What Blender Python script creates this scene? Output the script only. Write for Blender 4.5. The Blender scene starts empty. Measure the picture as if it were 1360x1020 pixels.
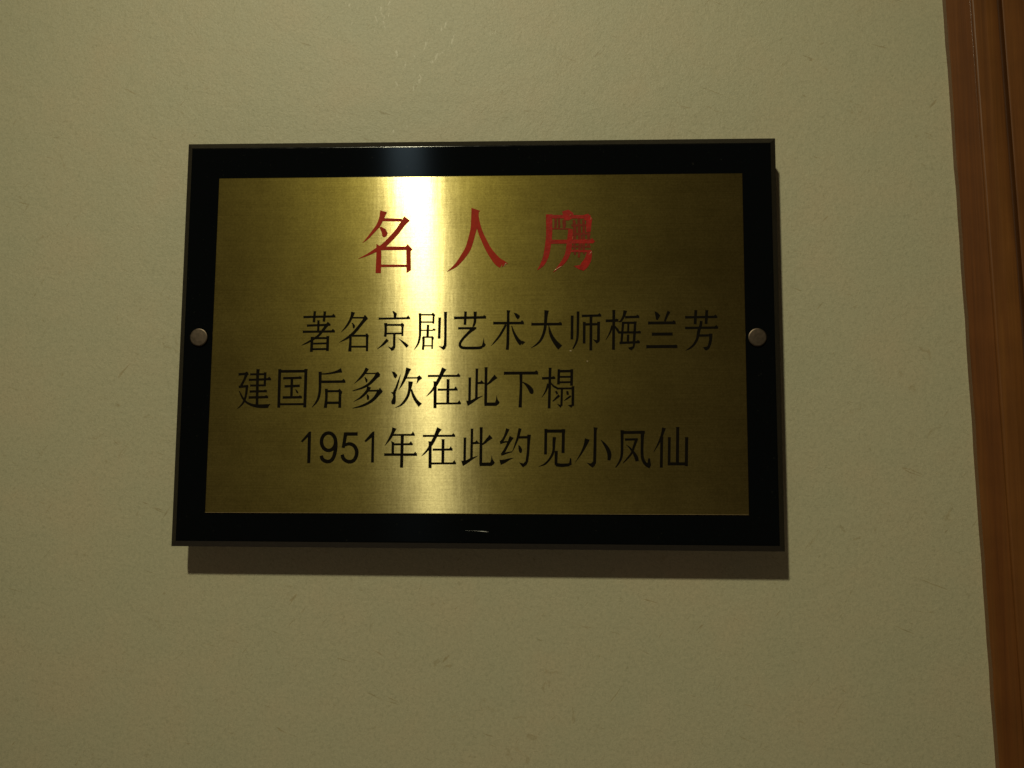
# A brass plaque on a black bevelled board, hung on a papered wall beside a varnished door frame.
import bpy, bmesh, math, random
from mathutils import Matrix, Vector
from mathutils.geometry import tessellate_polygon

random.seed(7)
sc = bpy.context.scene
STAND = 0.0328          # distance of the brass face from the wall
HGT = 1.50              # height of the plaque's centre above the floor


def W(x, y, z):
    """plaque coordinates (right, up, out of the brass face) in metres -> world; the wall is the plane Y = 0"""
    return Vector((x, -(z + STAND), y + HGT))


# ---------------------------------------------------------------- camera
cam = bpy.data.cameras.new('camera')
cam.sensor_width = 36.0
cam.lens = 36.0 * 1300 / 1360
cam.clip_start = 0.01
cam.clip_end = 50
co = bpy.data.objects.new('camera', cam)
sc.collection.objects.link(co)
R = Matrix(((0.99897, -0.001195, 0.045367), (0.006108, 0.994098, -0.108318), (-0.04497, 0.108484, 0.993081)))
M = Matrix(((1, 0, 0), (0, 0, -1), (0, 1, 0)))
mw = (M @ R).to_4x4()
mw.translation = W(0.0602908, -0.1116247, 0.7187346)
co.matrix_world = mw
sc.camera = co

# ---------------------------------------------------------------- world: the dim room behind the camera
wd = bpy.data.worlds.new('World')
sc.world = wd
wd.use_nodes = True
bg = wd.node_tree.nodes['Background']
bg.inputs['Color'].default_value = (1.0, 0.72, 0.42, 1)
bg.inputs['Strength'].default_value = 0.026

sc.view_settings.view_transform = 'Standard'
sc.view_settings.look = 'None'
sc.view_settings.exposure = 0
sc.view_settings.gamma = 1


# ---------------------------------------------------------------- lamps
def lamp(name, kind, loc, power, col, **kw):
    l = bpy.data.lights.new(name, kind)
    l.energy = power
    l.color = col
    for k, v in kw.items():
        setattr(l, k, v)
    o = bpy.data.objects.new(name, l)
    o.location = loc
    sc.collection.objects.link(o)
    return o


def aim(o, target):
    o.rotation_euler = (Vector(target) - o.location).to_track_quat('-Z', 'Y').to_euler()


key = lamp('ceiling_downlight', 'SPOT', W(-0.392, 1.355, 1.882), 97, (1.0, 0.945, 0.63),
           shadow_soft_size=0.055, spot_size=math.radians(43), spot_blend=1.0)
aim(key, W(0.0, 0.06, -STAND))
fill = lamp('floor_bounce_fill', 'AREA', W(-0.2, -1.35, 0.70), 1.5, (1.0, 0.80, 0.58), shape='RECTANGLE', size=1.6, size_y=1.0)  # added fill lamp that lifts the shadow, in place of a lit floor
aim(fill, W(0, -0.1, 0))


# ---------------------------------------------------------------- material helpers
def mat(name):
    m = bpy.data.materials.new(name)
    m.use_nodes = True
    nt = m.node_tree
    return m, nt, nt.nodes, nt.links, nt.nodes['Principled BSDF']


def ramp(nd, stops, interp='LINEAR'):
    r = nd.new('ShaderNodeValToRGB')
    r.color_ramp.interpolation = interp
    e = r.color_ramp.elements
    while len(e) < len(stops):
        e.new(0.5)
    for el, (p, c) in zip(e, stops):
        el.position = p
        el.color = (c[0], c[1], c[2], 1) if isinstance(c, tuple) else (c, c, c, 1)
    return r


def noise(nd, lk, coord, scale, detail=2, rough=0.5, dist=0.0, stretch=None):
    n = nd.new('ShaderNodeTexNoise')
    n.inputs['Scale'].default_value = scale
    n.inputs['Detail'].default_value = detail
    n.inputs['Roughness'].default_value = rough
    n.inputs['Distortion'].default_value = dist
    if stretch:
        mp = nd.new('ShaderNodeMapping')
        mp.inputs['Scale'].default_value = stretch
        lk.new(coord, mp.inputs['Vector'])
        coord = mp.outputs['Vector']
    lk.new(coord, n.inputs['Vector'])
    return n.outputs['Fac']


def mix(nd, lk, a, b, fac, mode='MIX'):
    m = nd.new('ShaderNodeMix')
    m.data_type = 'RGBA'
    m.blend_type = mode
    for sock, v in ((m.inputs[6], a), (m.inputs[7], b), (m.inputs[0], fac)):
        if isinstance(v, bpy.types.NodeSocket):
            lk.new(v, sock)
        elif isinstance(v, tuple):
            sock.default_value = (*v, 1)
        else:
            sock.default_value = v
    return m.outputs[2]


def math_n(nd, lk, op, a, b=None):
    m = nd.new('ShaderNodeMath')
    m.operation = op
    for i, v in enumerate((a, b)):
        if v is None:
            continue
        if isinstance(v, bpy.types.NodeSocket):
            lk.new(v, m.inputs[i])
        else:
            m.inputs[i].default_value = v
    return m.outputs[0]


# wallpaper: cream non-woven paper with a faint pebbled relief
def make_wallpaper():
    m, nt, nd, lk, b = mat('wallpaper')
    g = nd.new('ShaderNodeNewGeometry').outputs['Position']
    big = ramp(nd, [(0.34, (0.497, 0.474, 0.325)), (0.5, (0.515, 0.480, 0.328)), (0.66, (0.538, 0.480, 0.325))])
    lk.new(noise(nd, lk, g, 14, 4, 0.6), big.inputs['Fac'])
    mid = ramp(nd, [(0.32, (0.72, 0.74, 0.70)), (0.5, (1, 1, 1)), (0.7, (1.16, 1.14, 1.12))])
    lk.new(noise(nd, lk, g, 420, 3, 0.65, 0.6), mid.inputs['Fac'])
    c = mix(nd, lk, big.outputs['Color'], mid.outputs['Color'], 0.45, 'MULTIPLY')
    fine = ramp(nd, [(0.35, 0.86), (0.65, 1.12)])
    lk.new(noise(nd, lk, g, 1100, 2, 0.7), fine.inputs['Fac'])
    c = mix(nd, lk, c, fine.outputs['Color'], 0.45, 'MULTIPLY')
    # sparse darker fibres and stains
    fib = ramp(nd, [(0.30, (0.74, 0.67, 0.56)), (0.37, (1, 1, 1))])
    lk.new(noise(nd, lk, g, 75, 5, 0.72, 1.2), fib.inputs['Fac'])
    c = mix(nd, lk, c, fib.outputs['Color'], 0.55, 'MULTIPLY')
    for ang, off in ((0.9, 0.0), (-0.35, 3.7)):
        mp = nd.new('ShaderNodeMapping')
        mp.inputs['Rotation'].default_value = (0, ang, 0)
        mp.inputs['Location'].default_value = (off, off, off)
        lk.new(g, mp.inputs['Vector'])
        hair = ramp(nd, [(0.270, (0.66, 0.56, 0.42)), (0.315, (1, 1, 1))])
        lk.new(noise(nd, lk, mp.outputs[0], 1.0, 3, 0.6, 1.0, (38, 200, 330)), hair.inputs['Fac'])
        c = mix(nd, lk, c, hair.outputs['Color'], 0.6, 'MULTIPLY')
    lk.new(c, b.inputs['Base Color'])
    b.inputs['Roughness'].default_value = 0.50
    b.inputs['Specular IOR Level'].default_value = 0.5
    h1 = noise(nd, lk, g, 520, 3, 0.6, 0.8)
    h2 = noise(nd, lk, g, 60, 3, 0.6, 0.6)
    h = math_n(nd, lk, 'ADD', math_n(nd, lk, 'MULTIPLY', h1, 0.5), h2)
    bp = nd.new('ShaderNodeBump')
    bp.inputs['Strength'].default_value = 0.5
    bp.inputs['Distance'].default_value = 0.0009
    lk.new(h, bp.inputs['Height'])
    lk.new(bp.outputs['Normal'], b.inputs['Normal'])
    return m


# glints of the wallpaper's pearl print: coloured paler than the paper, and glossier
def make_pearl():
    m, nt, nd, lk, b = mat('pearl_glints')
    g = nd.new('ShaderNodeNewGeometry').outputs['Position']
    r = ramp(nd, [(0.38, (0.53, 0.50, 0.34)), (0.55, (0.57, 0.53, 0.38)), (0.72, (0.69, 0.64, 0.49))])
    lk.new(noise(nd, lk, g, 700, 3, 0.6), r.inputs['Fac'])
    lk.new(r.outputs['Color'], b.inputs['Base Color'])
    b.inputs['Roughness'].default_value = 0.46
    b.inputs['Specular IOR Level'].default_value = 0.6
    bp = nd.new('ShaderNodeBump')
    bp.inputs['Strength'].default_value = 1.0
    bp.inputs['Distance'].default_value = 0.0002
    lk.new(noise(nd, lk, g, 480, 3, 0.6, 0.5), bp.inputs['Height'])
    lk.new(bp.outputs['Normal'], b.inputs['Normal'])
    return m


# brushed brass: grooves run along X, so light spreads up and down
def make_brass():
    m, nt, nd, lk, b = mat('brushed_brass')
    nd.remove(b)
    out = nd['Material Output']
    g = nd.new('ShaderNodeNewGeometry').outputs['Position']
    tan = nd.new('ShaderNodeCombineXYZ')
    tan.inputs[0].default_value = 1.0
    tan.inputs[2].default_value = 0.04      # the brushing runs very slightly uphill
    br = noise(nd, lk, g, 1.0, 3, 0.7, 0, (22, 22, 2600))
    br2 = noise(nd, lk, g, 1.0, 3, 0.6, 0, (60, 60, 900))
    grain = noise(nd, lk, g, 900, 2, 0.6)
    col = ramp(nd, [(0.32, (0.66, 0.65, 0.62)), (0.66, (1.10, 1.10, 1.10))])
    mixf = math_n(nd, lk, 'ADD', math_n(nd, lk, 'MULTIPLY', br, 0.5), math_n(nd, lk, 'MULTIPLY', grain, 0.5))
    lk.new(mixf, col.inputs['Fac'])
    tarn = ramp(nd, [(0.3, (0.72, 0.70, 0.66)), (0.7, (1.06, 1.06, 1.06))])
    lk.new(noise(nd, lk, g, 26, 5, 0.65, 0.3), tarn.inputs['Fac'])
    c = mix(nd, lk, col.outputs['Color'], tarn.outputs['Color'], 0.7, 'MULTIPLY')
    bp = nd.new('ShaderNodeBump')
    bp.inputs['Strength'].default_value = 0.35
    bp.inputs['Distance'].default_value = 0.00001
    # slight warp of the sheet, which breaks up the reflection
    wp = nd.new('ShaderNodeBump')
    wp.inputs['Strength'].default_value = 1.0
    wp.inputs['Distance'].default_value = 0.00006
    w1 = noise(nd, lk, g, 1.0, 1, 0.5, 0, (24, 24, 3.5))
    w2 = math_n(nd, lk, 'MULTIPLY', noise(nd, lk, g, 1.0, 2, 0.6, 0, (90, 90, 16)), 0.30)
    w3 = math_n(nd, lk, 'MULTIPLY', noise(nd, lk, g, 1.0, 2, 0.6, 0, (420, 420, 60)), 0.06)
    lk.new(math_n(nd, lk, 'ADD', math_n(nd, lk, 'ADD', w1, w2), w3), wp.inputs['Height'])
    lk.new(wp.outputs['Normal'], bp.inputs['Normal'])
    lk.new(math_n(nd, lk, 'ADD', br, br2), bp.inputs['Height'])
    sh = None
    for rough, an, w, tint in BRASS_LOBES:
        a = nd.new('ShaderNodeBsdfAnisotropic')
        a.distribution = 'GGX'
        a.inputs['Roughness'].default_value = rough
        a.inputs['Anisotropy'].default_value = an
        lk.new(tan.outputs[0], a.inputs['Tangent'])
        lk.new(bp.outputs['Normal'], a.inputs['Normal'])
        lk.new(mix(nd, lk, c, tint, 1.0, 'MULTIPLY'), a.inputs['Color'])
        if sh is None:
            sh = a.outputs[0]
        else:
            mx = nd.new('ShaderNodeMixShader')
            mx.inputs[0].default_value = w
            lk.new(sh, mx.inputs[1])
            lk.new(a.outputs[0], mx.inputs[2])
            sh = mx.outputs[0]
    lk.new(sh, out.inputs['Surface'])
    return m


# roughness, anisotropy, share, tint (the sharp lobe is tinted paler to cream the highlight)
BRASS_LOBES = [(0.183, 0.761, 1.0, (0.45, 0.395, 0.225)), (0.287, 0.452, 0.14, (0.66, 0.54, 0.10)), (0.495, 0.39, 0.16, (0.36, 0.275, 0.06))]


def make_black(name, base, rough, rough_var=0.0, spec=0.5, aniso=False):
    m, nt, nd, lk, b = mat(name)
    b.inputs['Base Color'].default_value = (*base, 1)
    b.inputs['Roughness'].default_value = rough
    b.inputs['Specular IOR Level'].default_value = spec
    g = nd.new('ShaderNodeNewGeometry').outputs['Position']
    if rough_var:
        r = ramp(nd, [(0.3, rough - rough_var), (0.7, rough + rough_var)])
        lk.new(noise(nd, lk, g, 60, 4, 0.6), r.inputs['Fac'])
        lk.new(r.outputs['Color'], b.inputs['Roughness'])
    if aniso:
        dust = ramp(nd, [(0.70, (0.0035, 0.0042, 0.0048)), (0.80, (0.020, 0.020, 0.017))])
        lk.new(noise(nd, lk, g, 520, 2, 0.5), dust.inputs['Fac'])
        lk.new(dust.outputs['Color'], b.inputs['Base Color'])
        tan = nd.new('ShaderNodeCombineXYZ')
        tan.inputs[0].default_value = 1.0
        b.inputs['Specular IOR Level'].default_value = 0.0
        a = nd.new('ShaderNodeBsdfAnisotropic')
        a.inputs['Color'].default_value = (0.0009, 0.0013, 0.0022, 1)
        a.inputs['Roughness'].default_value = 0.16
        a.inputs['Anisotropy'].default_value = 0.74
        lk.new(tan.outputs[0], a.inputs['Tangent'])
        ad = nd.new('ShaderNodeAddShader')
        lk.new(b.outputs[0], ad.inputs[0])
        lk.new(a.outputs[0], ad.inputs[1])
        lk.new(ad.outputs[0], nd['Material Output'].inputs['Surface'])
    return m


def make_paint(name, c0, c1, rough, spec=0.4, bump=0.0):
    m, nt, nd, lk, b = mat(name)
    g = nd.new('ShaderNodeNewGeometry').outputs['Position']
    r = ramp(nd, [(0.3, c0), (0.7, c1)])
    lk.new(noise(nd, lk, g, 380, 4, 0.65), r.inputs['Fac'])
    lk.new(r.outputs['Color'], b.inputs['Base Color'])
    b.inputs['Roughness'].default_value = rough
    b.inputs['Specular IOR Level'].default_value = spec
    if bump:
        bp = nd.new('ShaderNodeBump')
        bp.inputs['Strength'].default_value = 1.0
        bp.inputs['Distance'].default_value = bump
        lk.new(noise(nd, lk, g, 260, 3, 0.6), bp.inputs['Height'])
        lk.new(bp.outputs['Normal'], b.inputs['Normal'])
    return m


def make_wood(name, c0, c1, c2):
    m, nt, nd, lk, b = mat(name)
    g = nd.new('ShaderNodeNewGeometry').outputs['Position']
    n1 = noise(nd, lk, g, 1.0, 5, 0.6, 0.6, (70, 70, 2.2))
    n2 = noise(nd, lk, g, 1.0, 4, 0.7, 0.3, (420, 420, 7))
    r = ramp(nd, [(0.28, c0), (0.52, c1), (0.76, c2)])
    lk.new(n1, r.inputs['Fac'])
    f = ramp(nd, [(0.3, 0.72), (0.62, 1.06)])
    lk.new(n2, f.inputs['Fac'])
    c = mix(nd, lk, r.outputs['Color'], f.outputs['Color'], 0.7, 'MULTIPLY')
    blot = ramp(nd, [(0.3, 0.8), (0.7, 1.1)])
    lk.new(noise(nd, lk, g, 22, 4, 0.6), blot.inputs['Fac'])
    c = mix(nd, lk, c, blot.outputs['Color'], 0.8, 'MULTIPLY')
    lk.new(c, b.inputs['Base Color'])
    b.inputs['Roughness'].default_value = 0.34
    b.inputs['Coat Weight'].default_value = 0.5
    b.inputs['Coat Roughness'].default_value = 0.16
    bp = nd.new('ShaderNodeBump')
    bp.inputs['Strength'].default_value = 0.4
    bp.inputs['Distance'].default_value = 0.0004
    lk.new(math_n(nd, lk, 'ADD', n1, math_n(nd, lk, 'MULTIPLY', n2, 0.4)), bp.inputs['Height'])
    lk.new(bp.outputs['Normal'], b.inputs['Normal'])
    return m


M_WALL = make_wallpaper()
M_PEARL = make_pearl()
M_BRASS = make_brass()
M_BLACK = make_black('black_gloss_board', (0.0035, 0.0042, 0.0048), 0.30, 0.03, 0.5, True)
M_BEVEL = make_paint('bevelled_edge', (0.020, 0.017, 0.012), (0.029, 0.024, 0.017), 0.4, 0.25)
M_BOLT = make_paint('bolt_metal', (0.085, 0.067, 0.050), (0.14, 0.105, 0.08), 0.46, 0.5)
M_BOLT.node_tree.nodes['Principled BSDF'].inputs['Metallic'].default_value = 1.0
M_INK = make_paint('black_enamel', (0.004, 0.0034, 0.002), (0.008, 0.006, 0.003), 0.6, 0.05)
M_RED = make_paint('red_enamel', (0.36, 0.016, 0.004), (0.46, 0.026, 0.006), 0.5, 0.12)
M_SMEAR = make_paint('worn_red_enamel', (0.15, 0.026, 0.007), (0.26, 0.018, 0.006), 0.5, 0.12, 0.0002)
M_REDW = make_paint('chipped_red_enamel', (0.26, 0.012, 0.004), (0.46, 0.010, 0.004), 0.45, 0.15, 0.0002)
M_WOOD = make_wood('varnished_wood', (0.13, 0.042, 0.010), (0.19, 0.070, 0.016), (0.25, 0.100, 0.022))
M_WOOD_RED = make_wood('varnished_wood_reddish', (0.135, 0.043, 0.009), (0.18, 0.061, 0.012), (0.21, 0.080, 0.017))
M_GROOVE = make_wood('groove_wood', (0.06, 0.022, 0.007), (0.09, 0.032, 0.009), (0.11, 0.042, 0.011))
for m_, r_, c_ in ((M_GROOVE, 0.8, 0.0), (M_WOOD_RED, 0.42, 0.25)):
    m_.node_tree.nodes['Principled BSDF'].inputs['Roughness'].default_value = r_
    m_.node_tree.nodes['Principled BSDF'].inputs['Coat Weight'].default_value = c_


# ---------------------------------------------------------------- object helpers
def link(name, me, material, parent=None, kind=None):
    o = bpy.data.objects.new(name, me)
    sc.collection.objects.link(o)
    if material:
        me.materials.append(material)
    if parent:
        o.parent = parent
        o.matrix_parent_inverse = parent.matrix_world.inverted()
    if kind:
        o['kind'] = kind
    return o


def thing(name, label, cat, loc):
    e = bpy.data.objects.new(name, None)
    e.empty_display_size = 0.05
    e.location = loc
    sc.collection.objects.link(e)
    e['label'] = label
    e['category'] = cat
    bpy.context.view_layer.update()
    return e


def mesh(name, verts, faces, smooth=False):
    me = bpy.data.meshes.new(name)
    me.from_pydata([tuple(v) for v in verts], [], faces)
    bm = bmesh.new()
    bm.from_mesh(me)
    bmesh.ops.recalc_face_normals(bm, faces=bm.faces)
    bm.to_mesh(me)
    bm.free()
    for p in me.polygons:
        p.use_smooth = smooth
    return me


# ---------------------------------------------------------------- the wall
vs, fs = [], []
for X in (-1.6, 1.6):
    for Y in (0.0, 0.12):
        for Z in (0.0, 3.0):
            vs.append((X, Y, Z))
fs = [(0, 1, 3, 2), (4, 6, 7, 5), (0, 4, 5, 1), (2, 3, 7, 6), (0, 2, 6, 4), (1, 5, 7, 3)]
wall = link('wall', mesh('wall', vs, fs), M_WALL, kind='structure')
wall['label'] = 'cream wallpapered wall behind the plaque'

# glints of the pearl print (a branching sprig), as small irregular low beads
PEARL = [(-106.0,264.4),(-105.5,266.5),(-104.9,268.6),(-103.8,270.2),(-102.6,271.7),(-102.1,274.1),(-87.3,270.8),(-86.7,269.0),(-86.0,267.1),(-83.9,278.1),(-83.1,276.5),(-82.3,274.8),(-81.5,273.2),(-80.8,271.3),(-80.2,269.5),(-79.9,267.5),(-79.7,265.5),(-79.4,263.6),(-79.1,261.6),(-78.8,259.7),(-77.9,258.1),(-87.6,259.2),(-86.7,257.6),(-85.8,256.1),(-69.3,251.2),(-67.5,249.7),(-65.8,248.8),(-68.0,247.3),(-68.4,245.3),(-68.7,243.3),(-69.1,241.2),(-69.2,239.5),(-69.3,237.8),(-69.3,236.1),(-69.4,234.4),(-61.3,230.2),(-61.8,228.6),(-62.4,227.0),(-63.0,225.4),(-63.5,223.8),(-64.1,222.2),(-68.5,212.2),(-69.1,209.8),(-66.1,207.3),(-54.2,238.6),(-54.2,236.2),(-54.8,224.1),(-55.1,221.7),(-43.9,249.4),(-44.7,247.7),(-45.5,246.1),(-46.4,244.5),(-46.9,242.9),(-47.5,241.3),(-48.0,239.7),(-48.3,237.3),(-28.5,262.5),(-29.9,261.3),(-31.2,260.1),(-32.6,258.9),(-33.5,257.3),(-34.5,255.7),(-22.0,253.3),(-22.7,251.5),(-23.5,249.6),(-24.2,247.8),(-25.2,246.4),(-26.1,245.0),(-27.1,243.6),(-28.4,242.3),(-29.7,240.9),(-31.0,239.6),(-32.3,238.3),(-33.4,237.1),(-34.6,235.9),(-35.7,234.7),(-36.9,233.5),(-38.4,232.1),(-39.9,230.7),(-41.5,229.3),(-42.6,227.9),(-43.7,226.5),(-49.4,218.0),(-50.2,216.0),(-50.9,214.0),(-51.7,212.0),(-53.0,210.4),(-54.3,208.8),(8.2,266.8),(7.4,265.2),(6.6,263.6),(5.9,261.9),(4.1,260.8),(2.4,259.6),(0.8,260.4),(-0.7,261.2),(7.1,254.6),(9.0,254.6),(10.9,254.6),(12.8,254.5),(-116.4,186.3),(-59.2,177.3),(-70.1,172.1),(-41.3,180.7),(-120.9,270.1),(-119.1,271.0),(-111.1,281.0),(-109.0,280.4),(-75.2,284.1),(-75.3,282.3),(-75.4,280.4),(-75.5,278.6),(-75.6,276.7),(-75.8,274.9),(-75.9,273.1),(-76.0,271.2),(9.2,281.4),(9.0,279.4),(8.8,277.3)]
bm = bmesh.new()
for px, py in PEARL:
    r = random.choice((0.3, 0.4, 0.45, 0.8)) * random.uniform(0.8, 1.3) / 1000
    x, y = px / 1000 + random.gauss(0, .0005), py / 1000 + random.gauss(0, .0006)
    asp, ang, hh = random.uniform(1.6, 4.0), random.uniform(1.1, 2.1), random.uniform(0.00003, 0.00006)
    c = bm.verts.new(W(x, y, -STAND + hh))
    rings = []
    for rr, zz in ((0.6, hh * 0.75), (1.0, -0.00002)):
        row = []
        for k in range(8):
            t = 2 * math.pi * k / 8
            u, v = math.cos(t) * r * rr * asp, math.sin(t) * r * rr
            row.append(bm.verts.new(W(x + u * math.cos(ang) - v * math.sin(ang), y + u * math.sin(ang) + v * math.cos(ang), -STAND + zz)))
        rings.append(row)
    for k in range(8):
        j = (k + 1) % 8
        bm.faces.new((c, rings[0][k], rings[0][j]))
        bm.faces.new((rings[0][k], rings[1][k], rings[1][j], rings[0][j]))
bmesh.ops.recalc_face_normals(bm, faces=bm.faces)
me = bpy.data.meshes.new('pearl_glints')
bm.to_mesh(me)
bm.free()
for p_ in me.polygons:
    p_.use_smooth = True
link('pearl_glints', me, M_PEARL, wall, 'stuff')

# ---------------------------------------------------------------- the plaque
plaque = thing('wall_plaque', 'brushed brass plaque with red and black Chinese lettering on a glossy black board', 'plaque',
               W(0, -0.1541, -STAND))
BW, BH = 0.45, 0.308207
TH = 0.011


def ring_solid(loops, cap_front=True, cap_back=True):
    vs, fs = [], []
    n = len(loops[0])
    for lp in loops:
        vs += lp
    for i in range(len(loops) - 1):
        for k in range(n):
            a, b2 = i * n + k, i * n + (k + 1) % n
            fs.append((a, b2, b2 + n, a + n))
    if cap_back:
        fs.append(tuple(range(n)))
    if cap_front:
        fs.append(tuple(range((len(loops) - 1) * n, len(loops) * n)))
    return vs, fs


def rect_loop(x0, y0, x1, y1, z):
    return [W(x0, y0, z), W(x1, y0, z), W(x1, y1, z), W(x0, y1, z)]


BVL = 0.0042
hx, hy = BW / 2, BH / 2
vs, fs = ring_solid([rect_loop(-hx, -hy, hx, hy, -TH), rect_loop(-hx, -hy, hx, hy, -0.0040)], True, True)
# board body: back slab with a front block; the bevel frame is a part of its own
board = link('black_board', mesh('black_board',
    *ring_solid([rect_loop(-hx, -hy, hx, hy, -TH), rect_loop(-hx, -hy, hx, hy, -0.0043),
                 rect_loop(-hx + BVL, -hy + BVL, hx - BVL, hy - BVL, -0.0043),
                 rect_loop(-hx + BVL, -hy + BVL, hx - BVL, hy - BVL, -0.0013),
                 rect_loop(-hx + BVL + .0011, -hy + BVL + .0011, hx - BVL - .0011, hy - BVL - .0011, -0.00106)])), M_BLACK, plaque)
M_ARRIS = make_black('polished_arris', (0.004, 0.004, 0.004), 0.12, 0.06, 0.5)
def inset_loop(d, z):
    return rect_loop(-hx + BVL + d, -hy + BVL + d, hx - BVL - d, hy - BVL - d, z)


prof = [(-.0002, -0.0016), (0, -0.00128), (.0002, -0.00114), (.00045, -0.00106), (.0008, -0.00101), (.0011, -0.0010), (.00115, -0.0012)]  # rounded edge added along the top only, shaped to catch a glint
av, af = [], []
for d, z in prof:
    q = inset_loop(d, z)
    av += [q[3], q[2]]
for k in range(len(prof) - 1):
    af.append((2 * k, 2 * k + 1, 2 * k + 3, 2 * k + 2))
link('polished_arris', mesh('polished_arris', av, af, True), M_ARRIS, plaque)
# a short pale glossy bead added as the glint on the lower border
bm = bmesh.new()
border_pts = [(-0.0060, -0.1408, .05), (0.0000, -0.1409, .10), (0.0040, -0.1412, .30), (0.0075, -0.1415, .65), (0.0095, -0.1417, .75), (0.0112, -0.1416, .15)]
row = []
for sx, sy, w in border_pts:
    row.append([bm.verts.new(W(sx, sy + w * .0006 * math.sin(t), -0.00106 + w * .0003 * math.cos(t))) for t in (1.57, .9, .45, 0, -.45, -.9, -1.57)])
for a, b2 in zip(row, row[1:]):
    for k in range(6):
        bm.faces.new((a[k], a[k + 1], b2[k + 1], b2[k]))
bmesh.ops.recalc_face_normals(bm, faces=bm.faces)
me = bpy.data.meshes.new('border_glint')
bm.to_mesh(me)
bm.free()
link('border_glint', me, make_black('border_glint_gloss', (0.10, 0.10, 0.10), 0.25, 0.0, 0.8), board)
vs, fs = [], []
o_, i_ = rect_loop(-hx, -hy, hx, hy, -0.0042), rect_loop(-hx + BVL - .0001, -hy + BVL - .0001, hx - BVL + .0001, hy - BVL + .0001, -0.0014)
for k in range(4):
    a, b2 = o_[k], o_[(k + 1) % 4]
    c2, d2 = i_[(k + 1) % 4], i_[k]
    under = 0.0002
    link('bevelled_edge', mesh('bevelled_edge',
         [a, b2, c2, d2, i_[(k + 1) % 4] + Vector((0, 0.0026, 0)), i_[k] + Vector((0, 0.0026, 0))],
         [(0, 1, 2, 3), (0, 3, 5), (1, 4, 2), (3, 2, 4, 5), (0, 5, 4, 1)]), M_BEVEL, plaque)

# brass sheet: a thin plate with a tiny chamfer, corners as hung (very slightly out of square)
bc = [(-.19925, -.12915), (.19920, -.12804), (.19924, .12583), (-.19851, .12518)]


def inset(pts, d):
    cx = sum(p[0] for p in pts) / 4
    cy = sum(p[1] for p in pts) / 4
    return [(p[0] - math.copysign(d, p[0] - cx), p[1] - math.copysign(d, p[1] - cy)) for p in pts]


brass = link('brass_sheet', mesh('brass_sheet', *ring_solid([
    [W(x, y, -0.00098) for x, y in bc], [W(x, y, -0.0002) for x, y in bc], [W(x, y, 0.0) for x, y in inset(bc, 0.0003)]])),
    M_BRASS, plaque)


# ---- lettering: every stroke is a flat-topped bead of enamel with sloping sides (mm in the plaque's plane)
def catmull(pts, n=5):
    if len(pts) < 3:
        return pts
    out = []
    P_ = [tuple(2 * a - b for a, b in zip(pts[0], pts[1]))] + pts + [tuple(2 * a - b for a, b in zip(pts[-1], pts[-2]))]
    for i in range(1, len(P_) - 2):
        p0, p1, p2, p3 = P_[i - 1], P_[i], P_[i + 1], P_[i + 2]
        for k in range(n):
            t = k / n
            out.append(tuple(0.5 * (2 * b + (c - a) * t + (2 * a - 5 * b + 4 * c - d) * t * t + (3 * b - a - 3 * c + d) * t ** 3)
                             for a, b, c, d in zip(p0, p1, p2, p3)))
    out.append(tuple(pts[-1]))
    return out


def strip(bm, pts, z, closed=False, chf=0.10):
    n = len(pts)
    top_l, top_r, bot_l, bot_r = [], [], [], []
    for i, (x, y, w) in enumerate(pts):
        a = pts[(i - 1) % n] if closed else pts[max(i - 1, 0)]
        b = pts[(i + 1) % n] if closed else pts[min(i + 1, n - 1)]
        dx, dy = b[0] - a[0], b[1] - a[1]
        L = math.hypot(dx, dy) or 1
        nx, ny = -dy / L, dx / L
        h = max(w, 0.12) / 2
        ht = max(h - chf, h * 0.4)
        for lst, s, zz in ((top_l, ht, z), (top_r, -ht, z), (bot_l, h, 0.0), (bot_r, -h, 0.0)):
            lst.append(bm.verts.new(W((x + nx * s) / 1000, (y + ny * s) / 1000, zz / 1000)))
    rng = range(n) if closed else range(n - 1)
    for i in rng:
        j = (i + 1) % n
        for q in ((top_l[i], top_r[i], top_r[j], top_l[j]), (bot_l[i], top_l[i], top_l[j], bot_l[j]),
                  (top_r[i], bot_r[i], bot_r[j], top_r[j])):
            bm.faces.new(q)
    if not closed:
        for i in (0, n - 1):
            bm.faces.new((bot_l[i], top_l[i], top_r[i], bot_r[i]))


def poly(bm, pts, z, chf=0.08):
    n = len(pts)
    area = sum(pts[i][0] * pts[(i + 1) % n][1] - pts[(i + 1) % n][0] * pts[i][1] for i in range(n))
    sgn = 1 if area > 0 else -1
    top, bot = [], []
    for i in range(n):
        a, p, b = pts[i - 1], pts[i], pts[(i + 1) % n]
        nx = ny = 0
        for q, r in ((a, p), (p, b)):
            dx, dy = r[0] - q[0], r[1] - q[1]
            L = math.hypot(dx, dy) or 1
            nx += -dy / L
            ny += dx / L
        L = math.hypot(nx, ny) or 1
        top.append(bm.verts.new(W((p[0] + sgn * nx / L * chf) / 1000, (p[1] + sgn * ny / L * chf) / 1000, z / 1000)))
        bot.append(bm.verts.new(W(p[0] / 1000, p[1] / 1000, 0)))
    for t in tessellate_polygon([[Vector((p[0], p[1], 0)) for p in pts]]):
        bm.faces.new([top[k] for k in t])
    for i in range(n):
        j = (i + 1) % n
        bm.faces.new((bot[i], bot[j], top[j], top[i]))


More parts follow.
